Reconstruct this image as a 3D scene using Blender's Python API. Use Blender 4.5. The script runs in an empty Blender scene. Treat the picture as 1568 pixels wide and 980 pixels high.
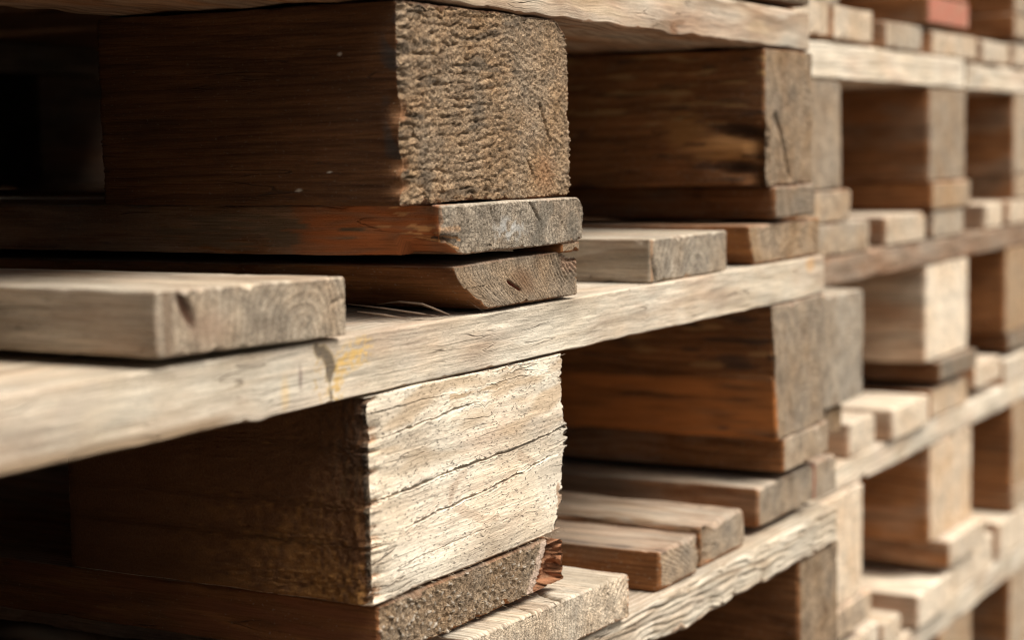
import bpy, math, random
import numpy as np
from mathutils import Matrix, Vector

# ------------------------------------------------------------------ scene, camera, sky, sun
scene = bpy.context.scene
GROUND = -466.0                        # millimetres below the eye-level datum used for the pallets
def W(s, d, z):                        # millimetres along the stack, into the stack, up  ->  metres
    return Vector((s * .001, d * .001, (z - GROUND) * .001))

cam_data = bpy.data.cameras.new('camera')
cam = bpy.data.objects.new('camera', cam_data)
scene.collection.objects.link(cam)
yaw, pitch, roll = .51597, -.09386, -.01612
fw = Vector((math.cos(yaw) * math.cos(pitch), math.sin(yaw) * math.cos(pitch), math.sin(pitch)))
rt = fw.cross(Vector((0, 0, 1))).normalized(); up = rt.cross(fw)
rt, up = rt * math.cos(roll) + up * math.sin(roll), up * math.cos(roll) - rt * math.sin(roll)
m = Matrix((rt, up, -fw)).transposed().to_4x4()
m.translation = W(-228.78, -367.98, 43.79)
cam.matrix_world = m
cam_data.sensor_width = 36.0
cam_data.lens = 2794.8 / 1568 * 36.0
cam_data.clip_start = .02
cam_data.clip_end = 200
cam_data.dof.use_dof = True
cam_data.dof.focus_distance = .745
cam_data.dof.aperture_fstop = 8.0
scene.camera = cam

SUN_EL, SUN_AZ = math.radians(56), math.radians(-81)       # azimuth measured from +X (along the stack); -90 = straight at the front
world = bpy.data.worlds.new('World'); scene.world = world; world.use_nodes = True
nt = world.node_tree; bg = nt.nodes['Background']
sky = nt.nodes.new('ShaderNodeTexSky'); sky.sky_type = 'NISHITA'; sky.sun_disc = False
sky.sun_elevation = SUN_EL; sky.sun_rotation = math.radians(90) - SUN_AZ
sky.air_density = 1.0; sky.dust_density = 5.0; sky.ozone_density = 1.0
hsv = nt.nodes.new('ShaderNodeHueSaturation'); hsv.inputs['Saturation'].default_value = .15   # an overcast, nearly grey sky
nt.links.new(sky.outputs[0], hsv.inputs['Color']); nt.links.new(hsv.outputs[0], bg.inputs['Color'])
bg.inputs['Strength'].default_value = .06
sun_data = bpy.data.lights.new('sun', 'SUN'); sun = bpy.data.objects.new('sun', sun_data)
scene.collection.objects.link(sun)
sun_data.energy = 4.4; sun_data.angle = math.radians(36); sun_data.color = (1, .94, .86)
to_sun = Vector((math.cos(SUN_AZ) * math.cos(SUN_EL), math.sin(SUN_AZ) * math.cos(SUN_EL), math.sin(SUN_EL)))
sun.rotation_euler = to_sun.to_track_quat('Z', 'Y').to_euler()
sun.location = to_sun * 5

vs = scene.view_settings
vs.view_transform = 'Standard'; vs.look = 'None'; vs.gamma = 1; vs.use_curve_mapping = False
vs.exposure = .46
scene.cycles.max_bounces = 8; scene.cycles.diffuse_bounces = 5
scene.cycles.use_denoising = True
scene.cycles.filter_width = 1.05

# ------------------------------------------------------------------ node helpers
class N:
    def __init__(s, tree): s.t = tree
    def n(s, typ, **kw):
        o = s.t.nodes.new(typ)
        for k, v in kw.items(): setattr(o, k, v)
        return o
    def put(s, sock, v):
        if hasattr(v, 'is_linked') or hasattr(v, 'links'): s.t.links.new(v, sock)
        elif v is not None: sock.default_value = v
    def math(s, op, a, b=None, c=None, clamp=False):
        o = s.n('ShaderNodeMath', operation=op, use_clamp=clamp)
        for i, v in enumerate((a, b, c)): s.put(o.inputs[i], v)
        return o.outputs[0]
    def vm(s, op, a, b=None):
        o = s.n('ShaderNodeVectorMath', operation=op)
        s.put(o.inputs[0], a); s.put(o.inputs[1], b)
        return o.outputs['Value'] if op in ('LENGTH', 'DOT_PRODUCT') else o.outputs[0]
    def noise(s, vec, scale, detail=2.0, rough=.5, mul=None, color=False):
        if mul is not None: vec = s.vm('MULTIPLY', vec, mul)
        o = s.n('ShaderNodeTexNoise'); s.put(o.inputs['Vector'], vec)
        o.inputs['Scale'].default_value = scale; o.inputs['Detail'].default_value = detail; o.inputs['Roughness'].default_value = rough
        return o.outputs['Color'] if color else o.outputs['Fac']
    def step(s, v, a, b, lo=0.0, hi=1.0):
        o = s.n('ShaderNodeMapRange', interpolation_type='SMOOTHSTEP'); s.put(o.inputs[0], v)
        for i, q in enumerate((a, b, lo, hi)): s.put(o.inputs[i + 1], q)
        return o.outputs[0]
    def mix(s, f, a, b, blend='MIX'):
        o = s.n('ShaderNodeMix', data_type='RGBA', blend_type=blend, clamp_factor=True)
        s.put(o.inputs[0], f)
        for sock, v in ((o.inputs[6], a), (o.inputs[7], b)):
            s.put(sock, (*v, 1) if isinstance(v, tuple) and len(v) == 3 else v)
        return o.outputs[2]
    def attr(s, name, kind='GEOMETRY', out='Fac'):
        o = s.n('ShaderNodeAttribute', attribute_type=kind, attribute_name=name); return o.outputs[out]

DEF = dict(seed=0.0, tone=1.0, grey=.6, dirt=.35, pepper=.15, ringw=3.5, pith_y=20.0, pith_z=-60.0, ringc=.5, endtone=.8, rough=1.0, red=0.0, endring=.45, shelter=1.0)

def wood_material():
    mt = bpy.data.materials.new('weathered_wood'); mt.use_nodes = True
    t = mt.node_tree; g = N(t); bsdf = t.nodes['Principled BSDF']
    O = {k: g.attr(k, 'OBJECT') for k in DEF}
    gp = g.attr('gpos', out='Vector')                       # x runs along the grain, millimetres
    end = g.attr('endg')                                    # 1 on end grain
    off = g.n('ShaderNodeCombineXYZ')
    for i, k in enumerate((731.0, 117.0, 253.0)): g.put(off.inputs[i], g.math('MULTIPLY', O['seed'], k))
    P = g.vm('ADD', gp, off.outputs[0])
    wn = g.noise(P, 1, 2, mul=(.006, .022, .022), color=True)
    wv = g.vm('MULTIPLY', g.vm('SUBTRACT', wn, (.5, .5, .5)), (0, 16, 16))
    sp = g.n('ShaderNodeSeparateXYZ'); g.put(sp.inputs[0], g.vm('ADD', gp, wv))
    ry = g.math('SUBTRACT', sp.outputs[1], O['pith_y']); rz = g.math('SUBTRACT', sp.outputs[2], O['pith_z'])
    r = g.math('SQRT', g.math('ADD', g.math('MULTIPLY', ry, ry), g.math('MULTIPLY', rz, rz)))
    ring = g.math('ADD', g.math('DIVIDE', r, O['ringw']), g.math('MULTIPLY', g.noise(P, 1, 2, mul=(.01, .09, .09)), 1.3))
    fr = g.math('FRACT', ring)
    late = g.math('MULTIPLY', g.step(fr, .35, .88), g.step(fr, .90, 1.0, 1, 0))
    fib = g.noise(P, 1, 5, .7, mul=(.035, 1.3, 1.3))
    fine = g.noise(P, 1, 3, .75, mul=(.35, 4.5, 4.5))
    blot = g.noise(P, 1, 4, .6, mul=(.012, .035, .035))
    big = g.noise(P, 1, 3, .5, mul=(.02, .02, .02))
    spk = g.noise(P, 1.25, 4, .72)
    pep = g.noise(P, 1, 3, .6, mul=(.45, 1.5, 1.5))
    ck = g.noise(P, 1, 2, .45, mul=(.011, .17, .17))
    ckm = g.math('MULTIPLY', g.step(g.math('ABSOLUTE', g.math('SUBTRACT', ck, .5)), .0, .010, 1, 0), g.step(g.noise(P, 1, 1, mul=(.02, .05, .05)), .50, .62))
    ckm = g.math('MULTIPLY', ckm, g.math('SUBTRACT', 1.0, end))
    # long grain
    lat_l = g.math('MULTIPLY', late, O['ringc'])
    fresh = g.mix(lat_l, (.37, .158, .056), (.17, .058, .018))
    grey = g.mix(lat_l, (.645, .572, .458), (.365, .27, .175))
    shel_shade = g.math('MULTIPLY', g.math('MULTIPLY', g.attr('sheltered'), O['shelter']), .55)  # unweathered brown on sheltered faces, also darkened to paint in their shade
    gf = g.math('ADD', g.math('SUBTRACT', O['grey'], shel_shade), g.math('MULTIPLY', g.math('SUBTRACT', blot, .5), 1.5), clamp=True)
    long_c = g.mix(gf, fresh, grey)
    long_c = g.mix(1.0, long_c, g.step(fib, .22, .68, .58, 1.12), 'MULTIPLY')
    long_c = g.mix(1.0, long_c, g.step(fine, .25, .7, .80, 1.08), 'MULTIPLY')
    # end grain: the same rings, cut across; darker, speckled with open cells
    efr = g.mix(g.math('MULTIPLY', late, O['endring']), (.42, .27, .145), (.19, .105, .048))
    egr = g.mix(g.math('MULTIPLY', late, O['endring']), (.50, .425, .33), (.25, .19, .13))
    end_c = g.mix(gf, efr, egr)
    end_c = g.mix(1.0, end_c, g.step(spk, .32, .64, .42, 1.4), 'MULTIPLY')
    end_c = g.mix(1.0, end_c, O['endtone'], 'MULTIPLY')
    col = g.mix(end, long_c, end_c)
    # broad streaks along the grain and blotches of grime
    mid = g.noise(P, 1, 3, .6, mul=(.014, .13, .13)); gri = g.noise(P, 1, 4, .62, mul=(.03, .06, .06))
    col = g.mix(1.0, col, g.step(mid, .30, .68, .70, 1.14), 'MULTIPLY')
    col = g.mix(g.math('MULTIPLY', g.step(gri, .52, .66), g.math('MULTIPLY', O['dirt'], .9, clamp=True)), col, g.mix(1.0, col, (.52, .42, .33), 'MULTIPLY'))
    # dirt, tannin and mould
    dm = g.math('MULTIPLY', g.step(g.math('ADD', blot, g.math('MULTIPLY', g.math('SUBTRACT', fib, .5), .35)), .50, .74), O['dirt'])
    col = g.mix(dm, col, (.068, .036, .017))
    pm = g.math('MULTIPLY', g.step(pep, .60, .68), O['pepper'])
    col = g.mix(pm, col, (.06, .05, .045))
    col = g.mix(g.math('MULTIPLY', g.step(big, .35, .7), .35), col, g.mix(1.0, col, (.90, .74, .56), 'MULTIPLY'))
    dst = g.noise(g.vm('ADD', P, (31.7, 11.3, 5.9)), 1, 2, .6, mul=(.55, .95, .95))
    col = g.mix(g.math('MULTIPLY', g.step(g.math('ADD', dst, g.math('MULTIPLY', g.attr('sheltered'), .035)), .655, .74), .42), col, (.50, .41, .31))
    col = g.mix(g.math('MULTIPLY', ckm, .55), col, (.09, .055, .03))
    col = g.mix(1.0, col, g.math('MULTIPLY', O['tone'], 1.07), 'MULTIPLY')
    col = g.mix(g.math('MULTIPLY', O['red'], g.step(spk, .2, .45, .5, 1)), col, (.62, .17, .11))
    mk = g.n('ShaderNodeAttribute', attribute_name='mark')
    mcol = g.mix(1.0, mk.outputs['Color'], g.step(fib, .2, .7, .7, 1.2), 'MULTIPLY')
    mf = g.math('MULTIPLY', mk.outputs['Alpha'], g.step(g.math('ADD', g.math('MULTIPLY', spk, .7), mk.outputs['Alpha']), .45, .8))
    col = g.mix(mf, col, mcol)
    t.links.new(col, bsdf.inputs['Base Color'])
    g.put(bsdf.inputs['Roughness'], g.step(fib, .2, .8, .92, .72))
    bsdf.inputs['Specular IOR Level'].default_value = .22
    # relief in millimetres
    h_long = g.math('ADD', g.math('MULTIPLY', fib, .42), g.math('ADD', g.math('MULTIPLY', fine, .22), g.math('MULTIPLY', lat_l, .15)))
    h_end = g.math('ADD', g.math('MULTIPLY', spk, .95), g.math('ADD', g.math('MULTIPLY', g.math('MULTIPLY', late, O['endring']), .45), g.math('MULTIPLY', fine, .35)))
    h = g.math('ADD', g.math('MULTIPLY', h_long, g.math('SUBTRACT', 1.0, end)), g.math('MULTIPLY', h_end, end))
    h = g.math('SUBTRACT', g.math('MULTIPLY', g.math('SUBTRACT', h, g.math('MULTIPLY', pm, .5)), O['rough']), g.math('SUBTRACT', g.math('MULTIPLY', ckm, .9), g.math('MULTIPLY', g.math('MULTIPLY', spk, g.attr('sheltered')), .45)))
    bump = g.n('ShaderNodeBump'); bump.inputs['Strength'].default_value = 1.0; bump.inputs['Distance'].default_value = .001
    t.links.new(h, bump.inputs['Height']); t.links.new(bump.outputs[0], bsdf.inputs['Normal'])
    return mt
WOOD = wood_material()

# ------------------------------------------------------------------ noise and mesh builder (millimetres)
_rng = np.random.RandomState(7)
_perm = _rng.permutation(512).astype(np.int64); _perm = np.concatenate([_perm, _perm, _perm])
_grad = _rng.normal(size=(512, 3)); _grad /= np.linalg.norm(_grad, axis=1)[:, None]
def noise3(p):
    p = np.asarray(p, float); i = np.floor(p).astype(np.int64); f = p - i; i &= 511
    u = f * f * f * (f * (f * 6 - 15) + 10); out = np.zeros(len(p))
    for a in (0, 1):
        for b in (0, 1):
            for c in (0, 1):
                h = _perm[(_perm[(_perm[(i[:, 0] + a) & 511] + i[:, 1] + b) & 511] + i[:, 2] + c) & 511]
                g = _grad[h]
                w = (u[:, 0] if a else 1 - u[:, 0]) * (u[:, 1] if b else 1 - u[:, 1]) * (u[:, 2] if c else 1 - u[:, 2])
                out += w * (g[:, 0] * (f[:, 0] - a) + g[:, 1] * (f[:, 1] - b) + g[:, 2] * (f[:, 2] - c))
    return out * 1.6
def fbm(p, octs=3, gain=.5):
    r = 0; a = 1.0; p = np.asarray(p, float)
    for k in range(octs): r = r + a * noise3(p + 17.3 * k); p = p * 2.03; a *= gain
    return r
def sst(x, a, b):
    t = np.clip((x - a) / (b - a), 0, 1); return t * t * (3 - 2 * t)

def axis_even(h, step):
    n = max(3, int(round(2 * h / step))); a = np.linspace(-h, h, n + 1)
    e = min(step * .35, .8); return np.unique(np.concatenate([a, [-h + e, -h + 2.2 * e, h - e, h - 2.2 * e]]))
def axis_front(h, step, grow, cap):                # fine at the front (-h), coarse behind
    a = [-h]; st = step
    while a[-1] + st < h - 1.5: a.append(a[-1] + st); st = min(st * grow, cap)
    a += [h - 1.0, h]; return np.array(a)

class Ctx: pass
def piece(name, parent, s, d, z, grain='y', step=6.0, seed=0, R=(1.5, 1.5, 1.5, 1.5), r0=1.2, wob=.5, fuzz=0.0, fib=0.0,
          chip=1.0, fn=None, warp=None, long_step=None, back=None, grow=None, slits=(), **props):
    """one board or block; R = radii of the edges left-bottom, right-bottom, left-top, right-top as seen from the front"""
    hx, hy, hz = (s[1] - s[0]) / 2, (d[1] - d[0]) / 2, (z[1] - z[0]) / 2
    c = np.array([(s[0] + s[1]) / 2, (d[0] + d[1]) / 2, (z[0] + z[1]) / 2])
    xs = axis_even(hx, long_step or step); zs = axis_even(hz, min(step, 2 * hz / 4))
    ys = axis_front(hy, min(step, 4), grow or (1.05 if step < 2 else 1.3), back or (8 if hy < 90 and step < 2 else 45 if step < 2 else 60))
    for pts, dep, wid in slits:                                # rows of vertices laid close together, later bent along each crack
        zc = sum(q[1] for q in pts) / len(pts) - c[2]
        zs = np.concatenate([zs[np.abs(zs - zc) > .45], zc + np.array([-.40, -.16, 0, .16, .40])])
    zs = np.sort(zs)
    nx, ny, nz = len(xs), len(ys), len(zs)
    quads, qend, qsh = [], [], []
    def face(ax, side):
        dims = [nx, ny, nz]; o = [0, 1, 2]; o.remove(ax); a, b = o
        A, B = np.meshgrid(np.arange(dims[a]), np.arange(dims[b]), indexing='ij')
        idx = [None] * 3; idx[a] = A; idx[b] = B; idx[ax] = np.full_like(A, 0 if side < 0 else dims[ax] - 1)
        key = (idx[0] * ny + idx[1]) * nz + idx[2]
        q = np.stack([key[:-1, :-1], key[1:, :-1], key[1:, 1:], key[:-1, 1:]], -1).reshape(-1, 4)
        flip = (side < 0) ^ (ax == 1)
        quads.append(q[:, ::-1] if flip else q)
        qend.append(np.full(len(q), 1.0 if (ax == 0 and grain == 'x') or (ax == 1 and grain == 'y') else 0.0))
    for ax in range(3):
        for sd in (-1, 1):
            face(ax, sd); qsh.append(np.full(len(quads[-1]), 1.0 if ax == 0 or (ax == 1 and sd > 0) else .8 if ax == 2 and sd < 0 else 0.0))
    Q = np.concatenate(quads); E = np.concatenate(qend)
    keys, inv = np.unique(Q, return_inverse=True); Q = inv.reshape(-1, 4)
    k = keys % nz; j = (keys // nz) % ny; i = keys // (ny * nz)
    u = np.stack([xs[i], ys[j], zs[k]], 1); p = u.copy(); so = seed * 37.7 + 5.1
    absu = u + c
    # profile rounding with uneven radii along the edges
    Rv = np.where(u[:, 2] < 0, np.where(u[:, 0] < 0, R[0], R[1]), np.where(u[:, 0] < 0, R[2], R[3]))
    along = u[:, 1] if grain == 'y' else u[:, 0]
    en = noise3(np.stack([u[:, 0] * .05, u[:, 1] * .05, u[:, 2] * .1 + so], 1))
    en2 = noise3(np.stack([u[:, 0] * .16, u[:, 1] * .16, u[:, 2] * .16 + so + 9], 1))
    Rv = Rv * (.75 + .45 * en) + chip * np.maximum(0, en2 - .34) * 8
    Rv = np.clip(Rv, .15, min(hx, hz) * .95)
    qx = np.clip(u[:, 0], -(hx - Rv), hx - Rv); qz = np.clip(u[:, 2], -(hz - Rv), hz - Rv)
    ox, oz = u[:, 0] - qx, u[:, 2] - qz; mx = np.maximum(np.abs(ox), np.abs(oz)); ln = np.hypot(ox, oz)
    onside = (np.abs(u[:, 0]) > hx - 1e-6) | (np.abs(u[:, 2]) > hz - 1e-6)
    f = np.where(ln > 1e-9, mx / np.maximum(ln, 1e-9), 1.0)
    p[:, 0] = qx + ox * f; p[:, 2] = qz + oz * f
    re = np.clip(r0 * (.7 + .45 * en) + chip * np.maximum(0, en2 - .36) * 6, .1, 8)
    ey = np.clip(np.abs(u[:, 1]) - (hy - re), 0, None); inset = re - np.sqrt(np.maximum(re * re - ey * ey, 0))
    p[:, 0] *= (hx - inset) / hx; p[:, 2] *= (hz - inset) / hz
    nrm = np.zeros_like(u)
    nrm[:, 0] = np.where(onside, ox, 0); nrm[:, 2] = np.where(onside, oz, 0)
    nl = np.hypot(nrm[:, 0], nrm[:, 2]); nrm[nl > 0] /= nl[nl > 0][:, None]
    fr = u[:, 1] < -hy + 1e-6; bk = u[:, 1] > hy - 1e-6
    nrm[fr] = np.array([0, -1, 0]) + .6 * nrm[fr]; nrm[bk] = np.array([0, 1, 0]) + .6 * nrm[bk]
    nrm /= np.linalg.norm(nrm, axis=1)[:, None] + 1e-9
    gp = absu - c; gpos = gp.copy() if grain == 'x' else np.stack([gp[:, 1], gp[:, 0], gp[:, 2]], 1)
    disp = wob * (.4 if hz < 14 else .8) * fbm(u * .022 + so, 2)
    onend = (np.abs(u[:, 0]) > hx - 1e-6) if grain == 'x' else (fr | bk)
    if fib: disp = disp + np.where(onend, 0, fib * fbm(gpos * np.array([.05, 1.1, 1.1]) + so, 2))
    if fuzz:
        fz = fbm(u * .8 + so, 2, .7); disp = disp + np.where(onend, fuzz * fz, 0)
    p += nrm * disp[:, None]
    if warp is not None: p[:, 2] += np.interp(absu[:, 0], warp[0], warp[1])
    mark = np.zeros((len(u), 4)); X = Ctx()
    X.u, X.p, X.n, X.mark, X.S, X.D, X.Z, X.front, X.so, X.gpos, X.hx, X.hy, X.hz, X.c = u, p, nrm, mark, absu[:, 0], absu[:, 1], absu[:, 2], fr, so, gpos, hx, hy, hz, c
    if fn: fn(X)
    for pts, dep, wid in slits:
        zc = sum(q[1] for q in pts) / len(pts); px_, pz_ = [q[0] for q in pts], [q[1] for q in pts]
        line = np.interp(X.S, px_, pz_) + .7 * noise3(np.stack([X.S * .09, X.S * 0 + pz_[0], X.S * 0], 1)) + .25 * noise3(np.stack([X.S * .5, X.S * 0 + pz_[0], X.S * 0], 1))
        near = 1 - sst(np.abs(X.Z - zc), 0.5, 9)
        p[:, 2] += near * (line - zc)
        on = sst(X.S, px_[0] - 1, px_[0] + 14) * (1 - sst(X.S, px_[-1] - 14, px_[-1] + 1)) if px_[-1] < s[1] - 3 else sst(X.S, px_[0] - 1, px_[0] + 14)
        if px_[0] < s[0] + 3: on = np.where(X.S < px_[0] + 16, 1.0, on)
        wob_ = .75 + .5 * noise3(np.stack([X.S * .06, X.S * 0 + 2.2, X.S * 0 + pz_[0]], 1))
        p[:, 1] += np.where(fr & (np.abs(X.Z - zc) < .05), on * dep * wob_, 0)
        side_ = np.where(X.Z > zc, 1.0, -1.0) * (np.abs(X.Z - zc) < .5) * (np.abs(X.Z - zc) > .05)
        p[:, 2] += fr * side_ * on * wid * np.clip(wob_ - .35, 0, 1) * 2
    me = bpy.data.meshes.new(name)
    me.vertices.add(len(u)); me.vertices.foreach_set('co', (p * .001).ravel())
    me.loops.add(Q.size); me.loops.foreach_set('vertex_index', Q.ravel().astype(np.int32))
    me.polygons.add(len(Q)); me.polygons.foreach_set('loop_start', np.arange(0, Q.size, 4, dtype=np.int32))
    me.polygons.foreach_set('use_smooth', np.ones(len(Q), bool))
    me.update(calc_edges=True)
    a = me.attributes.new('gpos', 'FLOAT_VECTOR', 'POINT'); a.data.foreach_set('vector', gpos.ravel())
    a = me.attributes.new('endg', 'FLOAT', 'FACE'); a.data.foreach_set('value', E)
    a = me.attributes.new('sheltered', 'FLOAT', 'FACE'); a.data.foreach_set('value', np.concatenate(qsh))
    a = me.attributes.new('mark', 'FLOAT_COLOR', 'POINT'); a.data.foreach_set('color', mark.ravel())
    me.materials.append(WOOD)
    o = bpy.data.objects.new(name, me); scene.collection.objects.link(o)
    o.location = W(*c) - (parent.location + (parent.parent.location if parent.parent else Vector()) if parent else Vector()); o.parent = parent
    v = dict(DEF); v.update(props); v['seed'] = float((seed * .37) % 11)
    for kk, vv in v.items(): o[kk] = float(vv)
    return o

def paint(X, mask, rgb):
    a = np.clip(mask, 0, 1); k = a > X.mark[:, 3]
    X.mark[k, :3] = rgb; X.mark[:, 3] = np.maximum(X.mark[:, 3], a)
def paint2(X, mask, rgb):                  # blend over what is painted already
    m_ = np.clip(mask, 0, 1)[:, None]; X.mark[:, :3] = X.mark[:, :3] * (1 - m_) + np.array(rgb) * m_; X.mark[:, 3] = np.maximum(X.mark[:, 3], m_[:, 0])
def polyd(a, b, pts):                      # distance of the points (a, b) to a polyline
    best = np.full(len(a), 1e9); par = np.zeros(len(a)); tot = 0
    for (x0, y0), (x1, y1) in zip(pts[:-1], pts[1:]):
        dx, dy = x1 - x0, y1 - y0; L = math.hypot(dx, dy)
        t = np.clip(((a - x0) * dx + (b - y0) * dy) / (L * L), 0, 1); q = np.hypot(a - x0 - t * dx, b - y0 - t * dy)
        k = q < best; best[k] = q[k]; par[k] = tot + t[k] * L; tot += L
    return best, par / tot
def crack(X, pts, w, depth, plane='front', taper=True, jit=.8):
    if plane == 'front': m, a, b, ax, sg = X.D < X.c[1] - X.hy + 1e-3, X.S, X.Z, 1, 1
    elif plane == 'top': m, a, b, ax, sg = X.Z > X.c[2] + X.hz - 1e-3, X.S, X.D, 2, -1
    else: m, a, b, ax, sg = X.S < X.c[0] - X.hx + 1e-3, X.D, X.Z, 0, 1
    q, t = polyd(a, b + jit * noise3(np.stack([a * .12, b * 0, a * 0 + X.so], 1)), pts)
    k = depth * np.exp(-(q / w) ** 2) * (np.sqrt(np.clip(1 - t, 0, 1)) if taper else 1)
    X.p[:, ax] += np.where(m, sg * k, 0)

def pallet(name_label, s, d0, ztop, group):
    e = bpy.data.objects.new('pallet', None); scene.collection.objects.link(e)
    e.location = W((s[0] + s[1]) / 2, d0 + 600, ztop - 144); e.empty_display_size = .1
    e['label'] = name_label; e['category'] = 'pallet'; e['group'] = group
    return e
_sd = [100]
def sd(): _sd[0] += 1; return _sd[0]
rnd = random.Random(11)
def plain(name, par, s, d, z, grain='y', **kw):
    pr = dict(tone=rnd.uniform(.42, .6), grey=rnd.uniform(.2, .5), dirt=rnd.uniform(.4, .7), pith_y=rnd.uniform(-60, 60), pith_z=rnd.uniform(-90, -20), ringw=rnd.uniform(2.5, 4.5))
    pr.update(kw); return piece(name, par, s, d, z, grain, seed=sd(), **pr)
def rear(par, s, dz, d0, cols):            # the rows of the pallet behind the front row, coloured near black as painted shade
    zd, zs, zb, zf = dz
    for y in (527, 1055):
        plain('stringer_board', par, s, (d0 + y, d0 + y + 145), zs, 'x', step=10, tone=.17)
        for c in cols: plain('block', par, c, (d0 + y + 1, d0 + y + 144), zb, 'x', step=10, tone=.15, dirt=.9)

# ------------------------------------------------------------------ ground
def ground():
    n = 24; L = 12.0; xs = np.linspace(-1, 1, n + 1); xs = np.sign(xs) * np.abs(xs) ** 2 * L
    v = [(x + .7, y, 0) for x in xs for y in xs]
    f = [(i * (n + 1) + j, (i + 1) * (n + 1) + j, (i + 1) * (n + 1) + j + 1, i * (n + 1) + j + 1) for i in range(n) for j in range(n)]
    me = bpy.data.meshes.new('ground'); me.from_pydata(v, [], f)
    mt = bpy.data.materials.new('concrete'); mt.use_nodes = True; g = N(mt.node_tree); b = mt.node_tree.nodes['Principled BSDF']
    tc = g.n('ShaderNodeTexCoord').outputs['Object']
    a = g.noise(tc, 3, 6, .6); c = g.noise(tc, 160, 4, .7)
    col = g.mix(g.step(a, .35, .7), (.13, .122, .11), (.19, .18, .16)); col = g.mix(1.0, col, g.step(c, .3, .7, .8, 1.1), 'MULTIPLY')
    mt.node_tree.links.new(col, b.inputs['Base Color']); b.inputs['Roughness'].default_value = .9
    bm = g.n('ShaderNodeBump'); bm.inputs['Distance'].default_value = .002; mt.node_tree.links.new(c, bm.inputs['Height']); mt.node_tree.links.new(bm.outputs[0], b.inputs['Normal'])
    me.materials.append(mt); o = bpy.data.objects.new('ground', me); o['kind'] = 'structure'; scene.collection.objects.link(o)
ground()

G1, G2 = 'pallets of the near stack', 'pallets of the far stack'
HI = .75

# ------------------------------------------------------------------ near stack: pallet with the rough brown end-grain block
P1 = pallet('weathered pallet on rough brown end-grain block, above the other sharp blocks of near stack', (-32, 768), 0, 142, G1)
def f_block1(X):
    k = X.front
    # deep saw fuzz across the whole end, ridges following the rings on the left half
    q = X.u; ring = (q[:, 2] - .0008 * (q[:, 0] + 55) ** 2 + 3.2 * noise3(q * np.array([.035, 0, .05]) + 3) + 1.3 * noise3(q * np.array([.16, 0, .2]) + 9) + .6 * noise3(q * np.array([.5, 0, .5]) + 19)) / 3.5
    ridge = np.abs((ring % 1) - .5) * 2
    wgt = sst(-q[:, 0], -34, 14) + .18
    X.p[:, 1] += np.where(k, wgt * (1.5 * sst(1 - ridge, .60, .97)) * np.clip(.55 + 1.1 * fbm(q * np.array([.11, 0, .22]) + 31, 2, .7), 0, 1.3), 0)
    X.p[:, 1] += np.where(k, .55 * np.abs(fbm(q * np.array([.85, 1, 1.1]) + 77, 2, .9)), 0)
    # frayed left front edge
    fr_ = sst(-q[:, 0], X.hx - 7, X.hx); nz_ = noise3(np.stack([q[:, 2] * .5, q[:, 2] * .11, q[:, 2] * 0 + 4], 1))
    X.p[:, 1] += np.where(k, fr_ * (1.8 + 2.6 * nz_), 0)
    for zc, w_ in ((58, 4.5), (38, 3.5), (30, 2.5)):
        g_ = np.exp(-((X.Z - zc) / w_) ** 2) * np.exp(-((X.S - 341) / 4) ** 2) * np.exp(-((X.D - 1) / 4.5) ** 2)
        X.p[:, 0] += 3.2 * g_; paint(X, 1.1 * g_, (.34, .17, .08))
    crack(X, [(449, 62), (455, 50), (460, 44)], .6, 3); crack(X, [(437, 38), (444, 29)], .6, 2.5); crack(X, [(404, 22), (410, 29)], .5, 2)
    # grey-black mould by the edge and on the side
    paint(X, .75 * np.exp(-(((X.D - 4) / 5) ** 2)) * (X.S < 341) * sst(noise3(q * np.array([0, .1, .09]) + 8), -.1, .4), (.05, .045, .04))
    paint(X, k * .55 * sst(fbm(q * np.array([.05, 0, .16]) + 12, 2), .12, .5) * (q[:, 0] < 25), (.075, .06, .045))
    paint(X, k * .5 * np.exp(-(((X.S - 452) / 14) ** 2) - (((X.Z - 33) / 12) ** 2)), (.36, .17, .07))
    for yy, zz, r_ in ((27, 80, .7), (26, 70, .6), (47, 29, .8), (33, 36, .45)):
        paint(X, .9 * np.exp(-((X.D - yy + .8 * noise3(q * np.array([0, .9, .9]))) ** 2 + (X.Z - zz) ** 2) / r_ ** 2) * (X.S < 341), (.62, .58, .50))
BLOCK_1 = piece('block', P1, (340, 474.5), (1, 146), (23.2, 98.5), 'y', .58, 1, R=(1.2, 5, 1.0, 17), r0=.8, wob=.9, fuzz=.8, fib=.16, chip=.8, fn=f_block1,
      tone=.33, grey=.25, dirt=.35, pepper=.25, ringw=3.9, pith_y=-20, pith_z=-160, endtone=2.5, rough=1.25, endring=.5)  # low tone: dark brown long sides, deepened further as painted shade
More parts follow.
